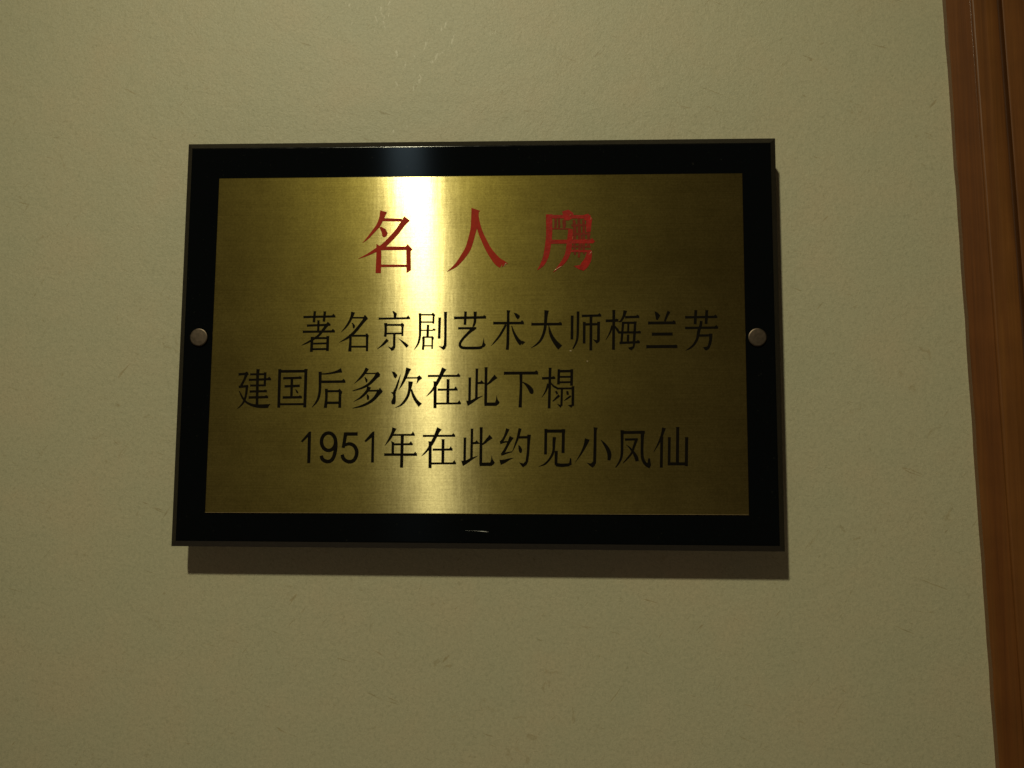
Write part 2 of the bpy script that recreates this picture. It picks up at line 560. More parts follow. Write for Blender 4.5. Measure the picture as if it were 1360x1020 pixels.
GLYPHS = [
["名",1,[["s",[-70.82,98.45,5.64],[-72.29,93.18,3.88],[-74.71,87.47,3.17],[-79.09,81.77,2.35],[-82.93,77.22,1.53],[-86.35,74.1,0.29]],["s",[-71.14,91.91,2.76],[-69.41,91.86,2.37],[-56.78,91.48,2.37]],["s",[-52.75,92.77,5.75],[-55.88,88.78,4.46],[-59.99,82.8,3.99],[-64.93,77.12,3.88],[-70.44,71.74,3.64],[-75.99,68.35,2.94],[-82.65,64.68,1.64],[-89.33,61.75,0.35]],["p",[-74.12,86.43],[-72.15,86.31],[-69.02,84.57],[-67.38,81.42],[-68.06,79.14],[-70.29,78.18],[-71.43,78.87],[-72.07,82.3]],["s",[-74.13,70.9,3.64],[-73.78,64.64,3.88],[-73.93,50.73,4.11]],["p",[-75.81,73.3],[-72.39,70.89],[-73.44,67.48],[-75.69,67.49]],["s",[-73.21,69.64,3.29],[-70.71,69.64,2.82],[-52.45,69.65,2.82]],["p",[-53.97,70.23],[-52.23,73.06],[-48.24,68.94],[-49.5,67.36],[-49.13,52.72],[-52.56,50.65],[-53.09,67.95]],["s",[-72.37,56.28,2.24],[-69.98,56.27,1.92],[-52.49,56.19,1.92]]]],
["人",1,[["s",[-0.71,99.45,7.34],[-1.14,97.85,5.87],[-1.42,92.71,5.64],[-1.96,85.87,4.93],[-3.29,79.62,4.58],[-5.98,69.97,4.46],[-9.53,63.76,3.99],[-14.18,57.55,2.94],[-18.04,54.18,1.64],[-21.9,51.48,0.29]],["s",[-0.1,94.99,2.94],[1.08,88.13,3.29],[3.16,81.28,3.52],[5.66,75.59,3.88],[9.06,68.76,4.34],[12.72,63.37,5.17],[16.36,59.11,6.16],[19.43,56.95,6.46]],["p",[20.51,60.22],[23.85,57.67],[19.16,54.87]]]],
["房",2,[["s",[59.41,92.02,1.76],[59.58,87.76,2.11],[59.15,83.67,1.41]],["s",[61.91,91.72,1.53],[62.24,86.61,1.76],[61.64,84.06,1.17]],["s",[65.78,90.84,2.35],[66.06,87.15,2.7],[65.68,84.31,1.41]],["s",[57.21,84.08,1.45],[58.83,84.05,1.24],[70.77,83.83,1.24]],["s",[73.26,90.79,2.0],[73.97,82.0,2.58],[73.52,74.08,2.35],[74.07,63.91,1.76]],["s",[76.86,91.34,2.11],[77.29,83.11,2.58],[77.66,71.79,2.35],[76.82,61.93,1.64]],["s",[80.45,90.75,2.0],[80.71,80.82,2.47],[80.25,71.78,2.58],[80.95,64.44,1.53]],["s",[84.02,81.37,1.76],[84.28,76.84,2.11],[83.99,69.5,2.0]],["s",[71.32,86.55,1.97],[72.65,86.57,1.69],[82.38,86.71,1.69]],["s",[71.87,79.74,2.24],[73.53,79.77,1.92],[85.67,79.94,1.92]],["s",[71.31,70.42,1.97],[73.03,70.37,1.69],[85.65,70.06,1.69]]]],
["房",1,[["s",[54.58,95.18,4.93],[54.72,80.98,4.7],[53.91,71.92,4.58],[52.27,62.89,4.23],[49.52,56.71,3.05],[45.95,52.5,0.47]],["p",[64.4,97.39],[69.11,98.78],[72.71,96.2],[73.54,92.78],[69.11,90.25],[65.78,90.56]],["s",[56.36,93.35,3.29],[59.89,93.31,2.82],[85.7,92.98,2.82]],["p",[80.18,94.44],[84.05,95.55],[87.08,91.55],[86.52,88.15],[85.95,81.64],[82.36,81.38],[82.38,89.88],[80.73,91.03]],["s",[56.39,74.06,3.68],[60.18,74.08,3.16],[87.86,74.28,3.16]],["p",[84.56,75.15],[86.77,76.83],[89.24,73.99],[86.75,72.59]],["s",[70.77,83.72,3.52],[69.93,72.97,4.23],[68.28,63.94,3.88],[64.14,57.2,2.94],[57.81,50.76,0.35]],["s",[71.31,67.03,2.24],[73.1,66.99,1.92],[86.19,66.67,1.92]],["s",[85.09,67.24,3.52],[83.7,60.49,5.17],[80.66,55.44,5.64],[79.01,52.36,2.58]],["p",[72.96,55.48],[80.11,56.57],[83.42,58.24],[80.65,51.79],[76.81,52.93]]]],
["著",0,[["s",[-129.97,17.22,2.06],[-127.05,17.27,1.77],[-105.65,17.68,1.77]],["p",[-108.99,17.85],[-107.73,19.08],[-107.12,19.79],[-106.39,19.08],[-105.49,17.35],[-105.55,16.85],[-107.59,16.9]],["s",[-121.33,21.53,2.33],[-121.38,20.87,1.93],[-121.89,13.26,1.93]],["s",[-113.79,21.52,2.33],[-113.81,19.97,1.93],[-114.29,13.76,1.93]],["s",[-127.03,10.71,2.06],[-124.89,10.79,1.77],[-109.21,11.36,1.77]],["s",[-118.39,14.63,2.17],[-118.39,13.99,1.8],[-118.4,6.58,1.8]],["s",[-110.34,12.85,2.72],[-113.08,9.51,2.28],[-115.72,5.98,2.01],[-118.38,2.85,1.84],[-123.38,-0.48,1.66],[-127.62,-2.83,1.23],[-130.71,-4.27,0.35]],["s",[-130.03,6.0,2.06],[-127.12,6.04,1.77],[-105.75,6.29,1.77]],["p",[-109.08,6.46],[-107.82,7.68],[-107.21,8.38],[-106.49,7.68],[-105.58,5.96],[-105.65,5.46],[-107.68,5.5]],["s",[-122.86,2.07,2.58],[-122.88,1.17,2.15],[-123.13,-9.21,2.15]],["s",[-110.93,2.65,2.58],[-110.94,1.75,2.15],[-111.03,-8.51,2.15]],["s",[-122.25,1.17,1.96],[-120.88,1.18,1.68],[-110.9,1.27,1.68]],["s",[-122.13,-2.95,1.77],[-120.82,-2.92,1.51],[-111.18,-2.72,1.51]],["s",[-122.01,-7.21,1.86],[-120.7,-7.19,1.6],[-111.07,-7.02,1.6]]]],
["名",0,[["s",[-92.29,20.96,3.07],[-93.29,17.34,2.19],[-95.22,13.02,1.84],[-97.87,9.1,1.4],[-100.91,5.77,0.35]],["s",[-93.16,16.63,1.57],[-91.87,16.63,1.35],[-82.41,16.61,1.35]],["s",[-82.41,16.93,3.72],[-83.92,14.57,2.72],[-86.96,10.65,2.37],[-90.37,6.35,2.37],[-93.43,3.41,2.19],[-96.88,0.87,1.66],[-102.35,-2.18,0.35]],["p",[-83.93,18.31],[-83.24,18.89],[-81.16,16.53],[-81.98,15.16],[-84.54,15.75]],["p",[-93.34,12.82],[-92.09,12.62],[-90.55,10.66],[-90.83,8.89],[-91.79,8.31],[-92.4,9.48],[-92.64,11.45]],["s",[-93.91,4.0,2.01],[-93.83,-1.09,1.93],[-94.11,-8.9,2.54]],["s",[-92.64,2.94,1.86],[-91.18,2.95,1.6],[-80.54,3.01,1.6]],["p",[-82.45,4.57],[-81.17,4.77],[-79.96,3.01],[-80.31,1.25],[-80.28,-8.71],[-82.03,-8.71],[-82.26,1.25]],["s",[-93.22,-5.31,1.77],[-91.84,-5.31,1.51],[-81.72,-5.32,1.51]]]],
["京",0,[["p",[-62.67,21.6],[-61.89,21.8],[-59.12,19.83],[-59.65,16.88],[-61.6,16.69],[-61.76,19.24]],["s",[-72.89,15.93,1.86],[-70.05,15.96,1.6],[-49.24,16.2,1.6]],["p",[-52.56,16.35],[-51.29,17.7],[-50.69,18.64],[-49.97,17.7],[-49.08,15.9],[-49.15,15.45],[-51.18,15.5]],["s",[-67.56,12.58,2.63],[-67.42,9.84,2.01],[-67.41,5.14,2.01],[-67.74,2.21,2.01]],["s",[-67.14,11.13,1.86],[-65.6,11.13,1.6],[-54.29,11.11,1.6]],["p",[-56.25,11.98],[-54.9,12.76],[-53.43,11.19],[-53.94,9.04],[-54.06,2.78],[-55.5,2.78],[-55.69,9.04]],["s",[-67.4,4.63,1.67],[-65.9,4.64,1.43],[-54.95,4.7,1.43]],["s",[-60.86,4.55,2.33],[-60.85,3.78,1.93],[-60.83,-5.02,1.93]],["p",[-65.65,-5.01],[-62.91,-5.99],[-61.57,-4.63],[-59.94,-4.63],[-59.95,-6.19],[-61.31,-8.13],[-62.66,-8.52],[-63.66,-7.35]],["s",[-65.82,-0.02,2.54],[-69.17,-3.65,1.66],[-73.46,-7.15,0.35]],["s",[-57.6,0.83,0.26],[-54.44,-1.71,1.49],[-52.08,-3.85,2.37],[-50.81,-5.33,2.45]]]],
["剧",0,[["s",[-41.83,19.99,2.19],[-41.62,14.5,2.01],[-41.56,8.63,2.01],[-41.58,2.77,1.84],[-42.48,-1.91,1.66],[-43.97,-5.03,1.23],[-46.02,-7.94,0.26]],["s",[-41.65,18.81,1.57],[-40.44,18.81,1.35],[-31.55,18.79,1.35]],["p",[-33.3,19.18],[-32.16,20.55],[-30.19,18.79],[-30.82,17.22],[-30.86,11.94],[-32.42,12.13],[-32.4,18.4]],["s",[-41.17,13.24,1.37],[-40.05,13.24,1.18],[-31.85,13.23,1.18]],["s",[-35.62,11.16,2.38],[-35.64,10.43,1.97],[-35.87,1.98,1.97]],["s",[-41.07,7.06,1.18],[-39.95,7.06,1.01],[-31.76,7.05,1.01]],["p",[-32.35,7.44],[-31.2,8.61],[-29.56,7.44],[-30.98,6.47]],["s",[-38.97,1.99,2.1],[-38.78,-2.69,1.84],[-39.17,-7.67,1.93]],["s",[-39.44,1.91,1.47],[-38.55,1.91,1.26],[-32.07,1.9,1.26]],["p",[-33.24,2.37],[-32.28,2.84],[-30.82,1.39],[-31.57,-0.75],[-31.63,-6.98],[-32.9,-7.17],[-32.9,0.42]],["s",[-38.17,-4.64,1.18],[-37.47,-4.64,1.01],[-32.36,-4.64,1.01]],["s",[-26.93,16.43,2.48],[-26.95,15.18,2.06],[-27.17,0.81,2.06]],["s",[-22.57,20.93,2.63],[-22.58,16.03,2.1],[-22.48,2.75,2.01],[-22.61,-5.04,2.28]],["p",[-27.72,-4.65],[-24.61,-5.35],[-23.47,-3.87],[-21.64,-4.65],[-22.27,-6.79],[-24.0,-7.88],[-24.98,-6.98]]]],
["艺",0,[["s",[-16.25,16.33,2.45],[-13.36,16.38,2.1],[7.81,16.75,2.1]],["p",[4.52,16.96],[5.79,18.05],[6.4,18.44],[7.1,18.05],[7.97,16.36],[7.9,15.78],[5.89,15.82]],["s",[-7.59,21.09,2.48],[-7.62,20.29,2.06],[-7.94,11.12,2.06]],["s",[-0.35,21.07,2.63],[-0.42,16.38,2.1],[-0.62,12.86,2.01],[-1.74,9.74,1.49]],["s",[-13.06,8.51,2.16],[-11.42,8.52,1.85],[0.59,8.57,1.85]],["s",[-1.27,8.57,3.29],[-3.95,6.24,2.45],[-7.77,2.34,2.1],[-10.62,-1.16,2.01],[-11.56,-3.68,2.01],[-10.77,-5.51,2.19],[-8.44,-6.29,2.19],[-3.04,-6.37,2.19],[2.74,-6.22,2.19],[5.05,-5.64,2.19]],["p",[6.21,1.94],[6.75,-2.53],[7.92,-3.89],[6.59,-5.75],[4.28,-6.22],[4.84,-4.28],[5.59,-1.95]]]],
["术",0,[["s",[24.5,22.07,2.89],[24.33,19.07,2.01],[24.27,10.48,2.19],[24.19,-1.18,2.19],[23.85,-7.7,2.28]],["s",[13.11,12.37,2.45],[15.87,12.38,2.1],[36.04,12.41,2.1]],["p",[32.77,12.61],[34.03,13.95],[34.64,14.65],[35.34,13.95],[36.19,12.02],[36.12,11.44],[34.12,11.48]],["s",[22.57,11.27,1.58],[21.05,7.96,1.84],[17.7,2.32,1.66],[14.57,-1.56,1.23],[11.71,-4.75,0.22]],["s",[26.89,10.48,0.61],[28.38,5.81,1.58],[30.71,1.14,2.37],[32.65,-1.58,3.07],[34.39,-3.13,3.85]],["p",[34.57,-0.8],[37.18,-1.89],[35.92,-3.13],[34.58,-4.29]],["p",[28.37,20.31],[30.61,19.75],[33.12,17.88],[32.75,16.12],[31.41,15.07],[30.24,16.32]]]],
["大",0,[["s",[52.94,21.93,3.42],[52.49,18.23,2.63],[52.12,13.16,2.28],[51.75,8.5,2.19],[50.42,3.45,2.01],[48.32,-0.82,1.84],[45.26,-3.91,1.4],[41.24,-6.55,0.26]],["s",[41.56,11.47,2.45],[44.29,11.48,2.1],[64.28,11.59,2.1]],["p",[61.02,11.79],[62.29,12.87],[62.9,13.26],[63.59,12.87],[64.44,11.2],[64.36,10.62],[62.37,10.66]],["s",[54.5,10.44,0.61],[55.39,6.16,1.84],[56.74,2.28,2.54],[59.12,-1.6,3.24],[61.35,-4.31,3.94],[63.07,-6.05,4.16]]]],
["师",0,[["s",[71.93,17.72,2.48],[71.91,16.3,2.06],[71.69,0.02,2.06]],["s",[76.3,21.1,2.1],[76.13,10.4,1.93],[75.89,2.65,1.84],[74.97,-2.0,1.66],[72.45,-7.02,1.05]],["s",[79.09,17.71,2.16],[80.81,17.74,1.85],[93.44,17.99,1.85]],["p",[90.19,18.17],[91.46,19.28],[92.07,19.83],[92.76,19.28],[93.59,17.65],[93.52,17.13],[91.53,17.18]],["s",[85.87,17.77,2.58],[85.85,15.69,2.15],[85.65,-8.19,2.15]],["s",[80.88,12.92,2.48],[80.87,11.65,2.06],[80.7,-2.97,2.06]],["s",[80.42,11.33,2.16],[81.8,11.35,1.85],[91.89,11.47,1.85]],["s",[91.51,13.1,2.58],[91.49,11.95,2.15],[91.24,-1.24,2.15]],["p",[87.08,0.24],[89.56,-0.46],[92.16,0.31],[92.03,-1.82],[89.93,-3.09]]]],
["梅",0,[["s",[102.75,21.7,2.58],[102.72,19.34,2.15],[102.34,-7.73,2.15]],["s",[96.72,13.94,2.45],[97.84,13.98,2.1],[106.07,14.24,2.1]],["p",[102.83,14.44],[104.1,15.4],[104.71,15.63],[105.39,15.39],[106.22,13.85],[106.14,13.27],[104.16,13.31]],["s",[101.67,10.36,1.75],[99.92,5.33,1.31],[96.77,-0.47,0.35]],["s",[103.19,10.36,0.88],[105.27,7.26,1.84],[106.78,4.63,1.49]],["s",[111.27,21.61,2.89],[110.1,17.53,2.01],[107.98,13.85,1.58],[106.26,13.27,0.7]],["s",[111.05,16.67,2.16],[112.31,16.7,1.85],[121.53,16.92,1.85]],["p",[118.3,17.1],[119.56,18.22],[120.18,18.76],[120.86,18.21],[121.68,16.58],[121.6,16.07],[119.62,16.11]],["s",[109.57,12.68,2.17],[109.46,11.42,1.8],[108.18,-2.99,1.8]],["s",[108.73,12.49,2.06],[109.97,12.48,1.77],[119.02,12.47,1.77]],["s",[118.53,13.25,2.38],[118.44,11.9,1.97],[117.38,-3.57,1.97]],["p",[113.18,-6.08],[116.42,-5.12],[117.01,-2.8],[118.53,-2.8],[117.74,-6.27],[115.83,-8.12],[113.93,-7.43]],["s",[106.02,5.25,2.06],[108.01,5.25,1.77],[122.58,5.3,1.77]],["p",[119.35,5.47],[120.61,6.37],[121.22,6.67],[121.91,6.36],[122.73,4.98],[122.65,4.49],[120.67,4.53]],["s",[113.38,11.9,1.86],[113.37,10.66,1.55],[113.26,5.7,1.55]],["s",[113.17,3.57,2.17],[113.15,2.61,1.8],[112.99,-1.25,1.8]],["s",[106.74,-2.6,2.16],[108.54,-2.52,1.85],[121.76,-1.96,1.85]],["p",[118.53,-1.78],[119.8,-0.74],[120.41,-0.27],[121.09,-0.74],[121.91,-2.3],[121.83,-2.81],[119.86,-2.77]]]],
["兰",0,[["p",[132.82,21.25],[135.2,20.0],[137.08,17.86],[135.15,14.49],[133.82,14.77]],["s",[143.46,20.95,2.45],[141.83,17.47,1.93],[140.27,13.59,1.4]],["s",[127.9,12.26,2.65],[130.34,12.28,2.27],[148.23,12.42,2.27]],["p",[145.0,12.63],[146.27,13.9],[146.89,14.44],[147.56,13.9],[148.37,12.0],[148.29,11.38],[146.32,11.42]],["s",[130.68,3.9,2.75],[132.51,3.91,2.35],[145.93,4.0,2.35]],["s",[126.42,-5.43,2.85],[129.16,-5.41,2.44],[149.23,-5.25,2.44]],["p",[146.01,-5.02],[147.27,-4.01],[147.88,-3.86],[148.56,-4.01],[149.37,-5.7],[149.29,-6.36],[147.32,-6.33]]]],
["芳",0,[["s",[155.23,16.47,2.26],[158.06,16.51,1.93],[178.72,16.81,1.93]],["p",[175.51,17.0],[176.78,18.14],[177.39,18.68],[178.06,18.14],[178.87,16.46],[178.78,15.92],[176.82,15.97]],["s",[163.15,21.68,2.58],[163.1,20.85,2.15],[162.48,11.24,2.15]],["s",[171.19,21.67,2.58],[171.14,20.84,2.15],[170.5,11.42,2.15]],["s",[167.06,13.74,2.01],[166.51,10.27,2.19],[165.45,7.57,2.37],[164.65,4.1,2.28],[163.92,0.63,2.01],[161.59,-3.6,1.84],[158.53,-6.48,1.4],[155.29,-8.29,0.35]],["s",[155.13,8.47,2.16],[158.03,8.51,1.85],[179.23,8.78,1.85]],["p",[176.02,8.95],[177.29,10.19],[177.91,10.88],[178.57,10.19],[179.38,8.44],[179.29,7.93],[177.33,7.97]],["s",[165.46,2.86,2.16],[166.59,2.88,1.85],[174.91,3.01,1.85]],["s",[173.87,4.28,2.54],[173.57,-0.53,2.19],[172.52,-4.76,2.1],[171.16,-7.26,1.58]],["p",[167.9,-5.84],[170.63,-5.34],[172.15,-4.38],[172.5,-6.3],[170.96,-8.3],[169.45,-8.03]]]],
["建",0,[["s",[-163.08,-22.28,2.63],[-163.27,-28.13,2.19],[-163.05,-48.91,2.1]],["s",[-168.94,-26.18,1.86],[-167.46,-26.16,1.6],[-156.6,-26.02,1.6]],["s",[-157.54,-24.81,2.27],[-157.55,-25.63,1.89],[-157.66,-35.12,1.89]],["s",[-169.78,-30.35,2.06],[-167.77,-30.28,1.77],[-153.06,-29.79,1.77]],["p",[-156.4,-29.63],[-155.14,-28.48],[-154.54,-27.85],[-153.81,-28.48],[-152.89,-30.12],[-152.96,-30.61],[-154.99,-30.57]],["s",[-168.64,-34.63,1.86],[-167.23,-34.61,1.6],[-156.9,-34.46,1.6]],["s",[-168.88,-39.1,2.06],[-167.31,-39.07,1.77],[-155.85,-38.85,1.77]],["p",[-159.18,-38.69],[-157.92,-37.85],[-157.3,-37.62],[-156.59,-37.85],[-155.68,-39.18],[-155.74,-39.67],[-157.78,-39.63]],["s",[-169.5,-43.61,2.26],[-167.74,-43.57,1.93],[-154.84,-43.27,1.93]],["p",[-158.17,-43.1],[-156.91,-42.07],[-156.3,-41.69],[-155.59,-42.07],[-154.67,-43.63],[-154.73,-44.16],[-156.77,-44.13]],["s",[-177.78,-26.19,2.26],[-176.88,-26.12,1.93],[-170.34,-25.64,1.93]],["p",[-173.68,-25.46],[-172.42,-24.49],[-171.8,-24.18],[-171.08,-24.49],[-170.17,-25.99],[-170.23,-26.53],[-172.27,-26.5]],["s",[-171.67,-25.6,2.63],[-173.13,-29.89,1.84],[-175.5,-34.76,1.93]],["s",[-177.23,-35.62,2.16],[-176.39,-35.54,1.85],[-170.2,-34.99,1.85]],["s",[-171.03,-34.75,2.1],[-171.54,-41.36,1.75],[-172.92,-46.41,1.66],[-175.34,-49.9,1.14],[-177.92,-52.16,0.26]],["s",[-176.72,-38.84,0.7],[-174.4,-43.31,1.49],[-171.54,-46.79,1.58],[-167.55,-48.96,1.93],[-163.21,-49.95,2.54],[-158.52,-50.1,2.89],[-154.81,-49.93,2.89]],["p",[-155.44,-48.7],[-152.8,-48.38],[-153.84,-49.86],[-154.57,-51.29],[-155.75,-51.02]]]],
["国",0,[["s",[-146.66,-22.66,2.69],[-146.65,-24.95,2.23],[-146.53,-51.19,2.23]],["s",[-147.33,-23.98,2.45],[-144.79,-23.95,2.1],[-126.22,-23.74,2.1]],["s",[-126.8,-22.45,2.79],[-126.81,-24.74,2.32],[-126.9,-50.95,2.32]],["s",[-146.14,-48.68,1.96],[-143.8,-48.65,1.68],[-126.66,-48.48,1.68]],["s",[-143.84,-29.12,2.16],[-142.16,-29.07,1.85],[-129.9,-28.72,1.85]],["p",[-133.22,-28.55],[-131.96,-27.68],[-131.34,-27.44],[-130.63,-27.68],[-129.73,-29.06],[-129.79,-29.57],[-131.83,-29.54]],["s",[-142.59,-35.18,2.26],[-141.21,-35.13,1.93],[-131.12,-34.78,1.93]],["s",[-137.24,-28.88,2.38],[-137.23,-30.06,1.97],[-137.21,-43.63,1.97]],["s",[-143.77,-43.56,2.26],[-142.04,-43.53,1.93],[-129.35,-43.3,1.93]],["p",[-132.67,-43.13],[-131.41,-42.17],[-130.79,-41.86],[-130.08,-42.17],[-129.18,-43.66],[-129.24,-44.19],[-131.27,-44.16]],["p",[-134.6,-37.23],[-133.01,-38.2],[-132.08,-39.36],[-132.27,-40.6],[-133.54,-39.94]]]],
["后",0,[["s",[-99.86,-23.1,3.68],[-102.88,-24.03,2.19],[-107.13,-25.12,1.58],[-111.79,-25.75,1.23],[-115.3,-25.87,0.96]],["s",[-116.04,-24.2,2.45],[-115.91,-31.97,2.19],[-115.93,-38.17,2.1],[-116.75,-43.59,2.01],[-118.74,-47.65,1.49],[-121.6,-51.06,0.35]],["s",[-115.33,-31.77,2.35],[-113.11,-31.75,2.02],[-96.85,-31.56,2.02]],["p",[-100.16,-31.38],[-98.91,-30.07],[-98.31,-29.37],[-97.59,-30.07],[-96.69,-31.93],[-96.75,-32.49],[-98.77,-32.45]],["s",[-111.1,-37.0,2.19],[-110.84,-43.58,2.01],[-111.42,-51.23,2.45]],["s",[-111.05,-38.82,2.06],[-109.74,-38.81,1.77],[-100.17,-38.73,1.77]],["p",[-102.52,-38.15],[-101.19,-36.79],[-98.8,-39.31],[-99.6,-41.24],[-99.54,-51.2],[-101.72,-51.21],[-101.7,-39.7]],["s",[-110.82,-47.52,2.26],[-109.6,-47.51,1.93],[-100.73,-47.42,1.93]]]],
["多",0,[["s",[-80.63,-21.53,2.89],[-82.35,-24.64,2.28],[-85.37,-28.52,1.84],[-90.3,-33.29,0.26]],["s",[-82.14,-25.49,1.28],[-80.9,-25.48,1.09],[-71.86,-25.41,1.09]],["s",[-72.31,-25.91,4.38],[-74.31,-28.44,2.8],[-77.15,-31.61,2.45],[-79.81,-33.94,2.01],[-84.41,-36.38,1.58],[-91.34,-38.6,0.61]],["p",[-74.0,-24.75],[-72.46,-24.17],[-70.68,-26.11],[-71.82,-27.27]],["p",[-82.66,-28.06],[-81.68,-28.36],[-80.21,-30.18],[-80.32,-31.93],[-81.32,-32.32],[-81.82,-31.15]],["s",[-78.93,-35.41,3.5],[-80.03,-38.12,2.37],[-82.75,-41.41,2.01],[-85.79,-44.0,1.4],[-90.3,-46.55,0.35]],["s",[-79.33,-38.42,1.67],[-78.4,-38.41,1.43],[-71.59,-38.3,1.43]],["s",[-70.73,-38.3,4.38],[-72.68,-41.39,2.98],[-75.32,-44.59,2.54],[-79.13,-47.46,2.1],[-84.49,-49.89,1.58],[-91.03,-51.49,0.53]],["p",[-71.68,-37.52],[-70.86,-35.98],[-68.56,-38.87],[-70.0,-40.03]],["p",[-80.74,-40.9],[-79.65,-41.21],[-78.65,-42.75],[-78.88,-44.87],[-79.75,-45.37],[-80.42,-44.87]]]],
["次",0,[["p",[-62.34,-23.78],[-59.93,-24.36],[-57.95,-26.56],[-58.38,-28.23],[-59.52,-29.27],[-60.43,-28.42]],["s",[-55.56,-26.1,0.35],[-56.9,-30.74,1.23],[-58.73,-36.54,1.84],[-59.94,-39.63,2.19],[-59.87,-43.49,2.19],[-60.47,-46.57,3.33],[-60.62,-48.49,2.45]],["p",[-62.93,-39.17],[-60.21,-39.63],[-59.99,-41.17],[-60.96,-41.18]],["s",[-49.61,-21.44,4.03],[-50.82,-25.12,2.8],[-52.48,-29.58,2.28],[-54.71,-34.22,1.4],[-56.77,-37.62,0.26]],["s",[-51.33,-28.8,1.37],[-50.17,-28.79,1.18],[-41.67,-28.72,1.18]],["p",[-43.15,-28.02],[-41.51,-26.67],[-39.2,-28.98],[-41.64,-30.8],[-43.53,-33.43],[-43.12,-29.95]],["s",[-47.96,-31.43,3.68],[-48.29,-34.98,2.89],[-48.84,-38.46,2.19],[-49.93,-42.31,2.1],[-52.18,-46.17,1.93],[-55.21,-49.25,1.4],[-59.41,-51.11,0.22]],["s",[-47.4,-37.3,1.31],[-46.1,-41.15,2.01],[-44.1,-45.0,2.45],[-42.13,-47.49,2.98],[-40.49,-49.14,3.5]]]],
["在",0,[["s",[-35.16,-27.32,1.96],[-32.27,-27.31,1.68],[-11.08,-27.22,1.68]],["p",[-14.35,-27.07],[-13.1,-25.83],[-12.49,-25.06],[-11.79,-25.83],[-10.92,-27.53],[-10.99,-27.99],[-13.0,-27.96]],["s",[-22.9,-21.62,3.94],[-24.4,-24.53,3.07],[-26.27,-28.78,2.63],[-28.52,-33.03,2.54],[-31.16,-37.27,1.75],[-33.81,-40.36,1.23],[-36.08,-42.48,0.26]],["s",[-29.62,-31.87,2.89],[-29.61,-33.43,2.4],[-29.49,-51.31,2.4]],["p",[-31.25,-31.29],[-28.36,-31.29],[-28.52,-33.41],[-30.44,-33.42]],["s",[-27.69,-37.58,1.86],[-25.91,-37.56,1.6],[-12.88,-37.44,1.6]],["p",[-16.15,-37.3],[-14.9,-35.88],[-14.3,-34.84],[-13.59,-35.88],[-12.72,-37.73],[-12.79,-38.17],[-14.79,-38.13]],["s",[-20.01,-29.93,2.69],[-20.02,-31.37,2.23],[-20.05,-47.83,2.23]],["s",[-28.31,-47.85,1.77],[-26.13,-47.83,1.51],[-10.19,-47.7,1.51]],["p",[-13.45,-47.56],[-12.2,-46.21],[-11.6,-45.21],[-10.89,-46.21],[-10.03,-47.97],[-10.1,-48.39],[-12.1,-48.35]]]],
["此",0,[["s",[-3.86,-28.57,2.38],[-3.86,-30.0,1.97],[-3.93,-46.45,1.97]],["s",[1.34,-22.0,2.38],[1.32,-23.78,1.97],[1.1,-44.14,1.97]],["p",[1.75,-31.84],[3.86,-31.53],[4.8,-30.29],[6.16,-31.75],[7.51,-32.98],[6.37,-33.22],[2.15,-33.38]],["s",[-5.83,-47.69,4.16],[-2.7,-46.64,2.63],[1.11,-44.33,1.75],[5.87,-42.02,0.35]],["s",[8.17,-21.03,2.58],[8.16,-23.22,2.15],[8.04,-48.35,2.15]],["s",[15.6,-27.58,3.5],[13.24,-29.71,2.54],[10.96,-32.02,1.84],[8.67,-33.95,0.88]],["s",[7.19,-48.27,3.04],[8.26,-48.27,2.61],[16.07,-48.22,2.61]],["p",[16.09,-41.24],[16.88,-44.69],[18.43,-46.87],[17.79,-48.13],[16.08,-49.4],[14.91,-47.18],[15.66,-44.88]]]],
["下",0,[["s",[21.38,-25.19,2.75],[24.42,-25.17,2.35],[46.64,-25.02,2.35]],["p",[43.39,-24.8],[44.65,-23.45],[45.26,-22.83],[45.95,-23.45],[46.8,-25.45],[46.72,-26.1],[44.74,-26.06]],["s",[34.03,-25.64,2.28],[34.12,-35.64,2.01],[33.58,-50.59,2.54]],["s",[34.82,-31.61,0.35],[37.7,-33.33,1.75],[40.0,-35.63,2.98],[41.53,-37.93,3.5],[42.0,-39.66,2.89],[41.93,-40.54,1.58]]]],
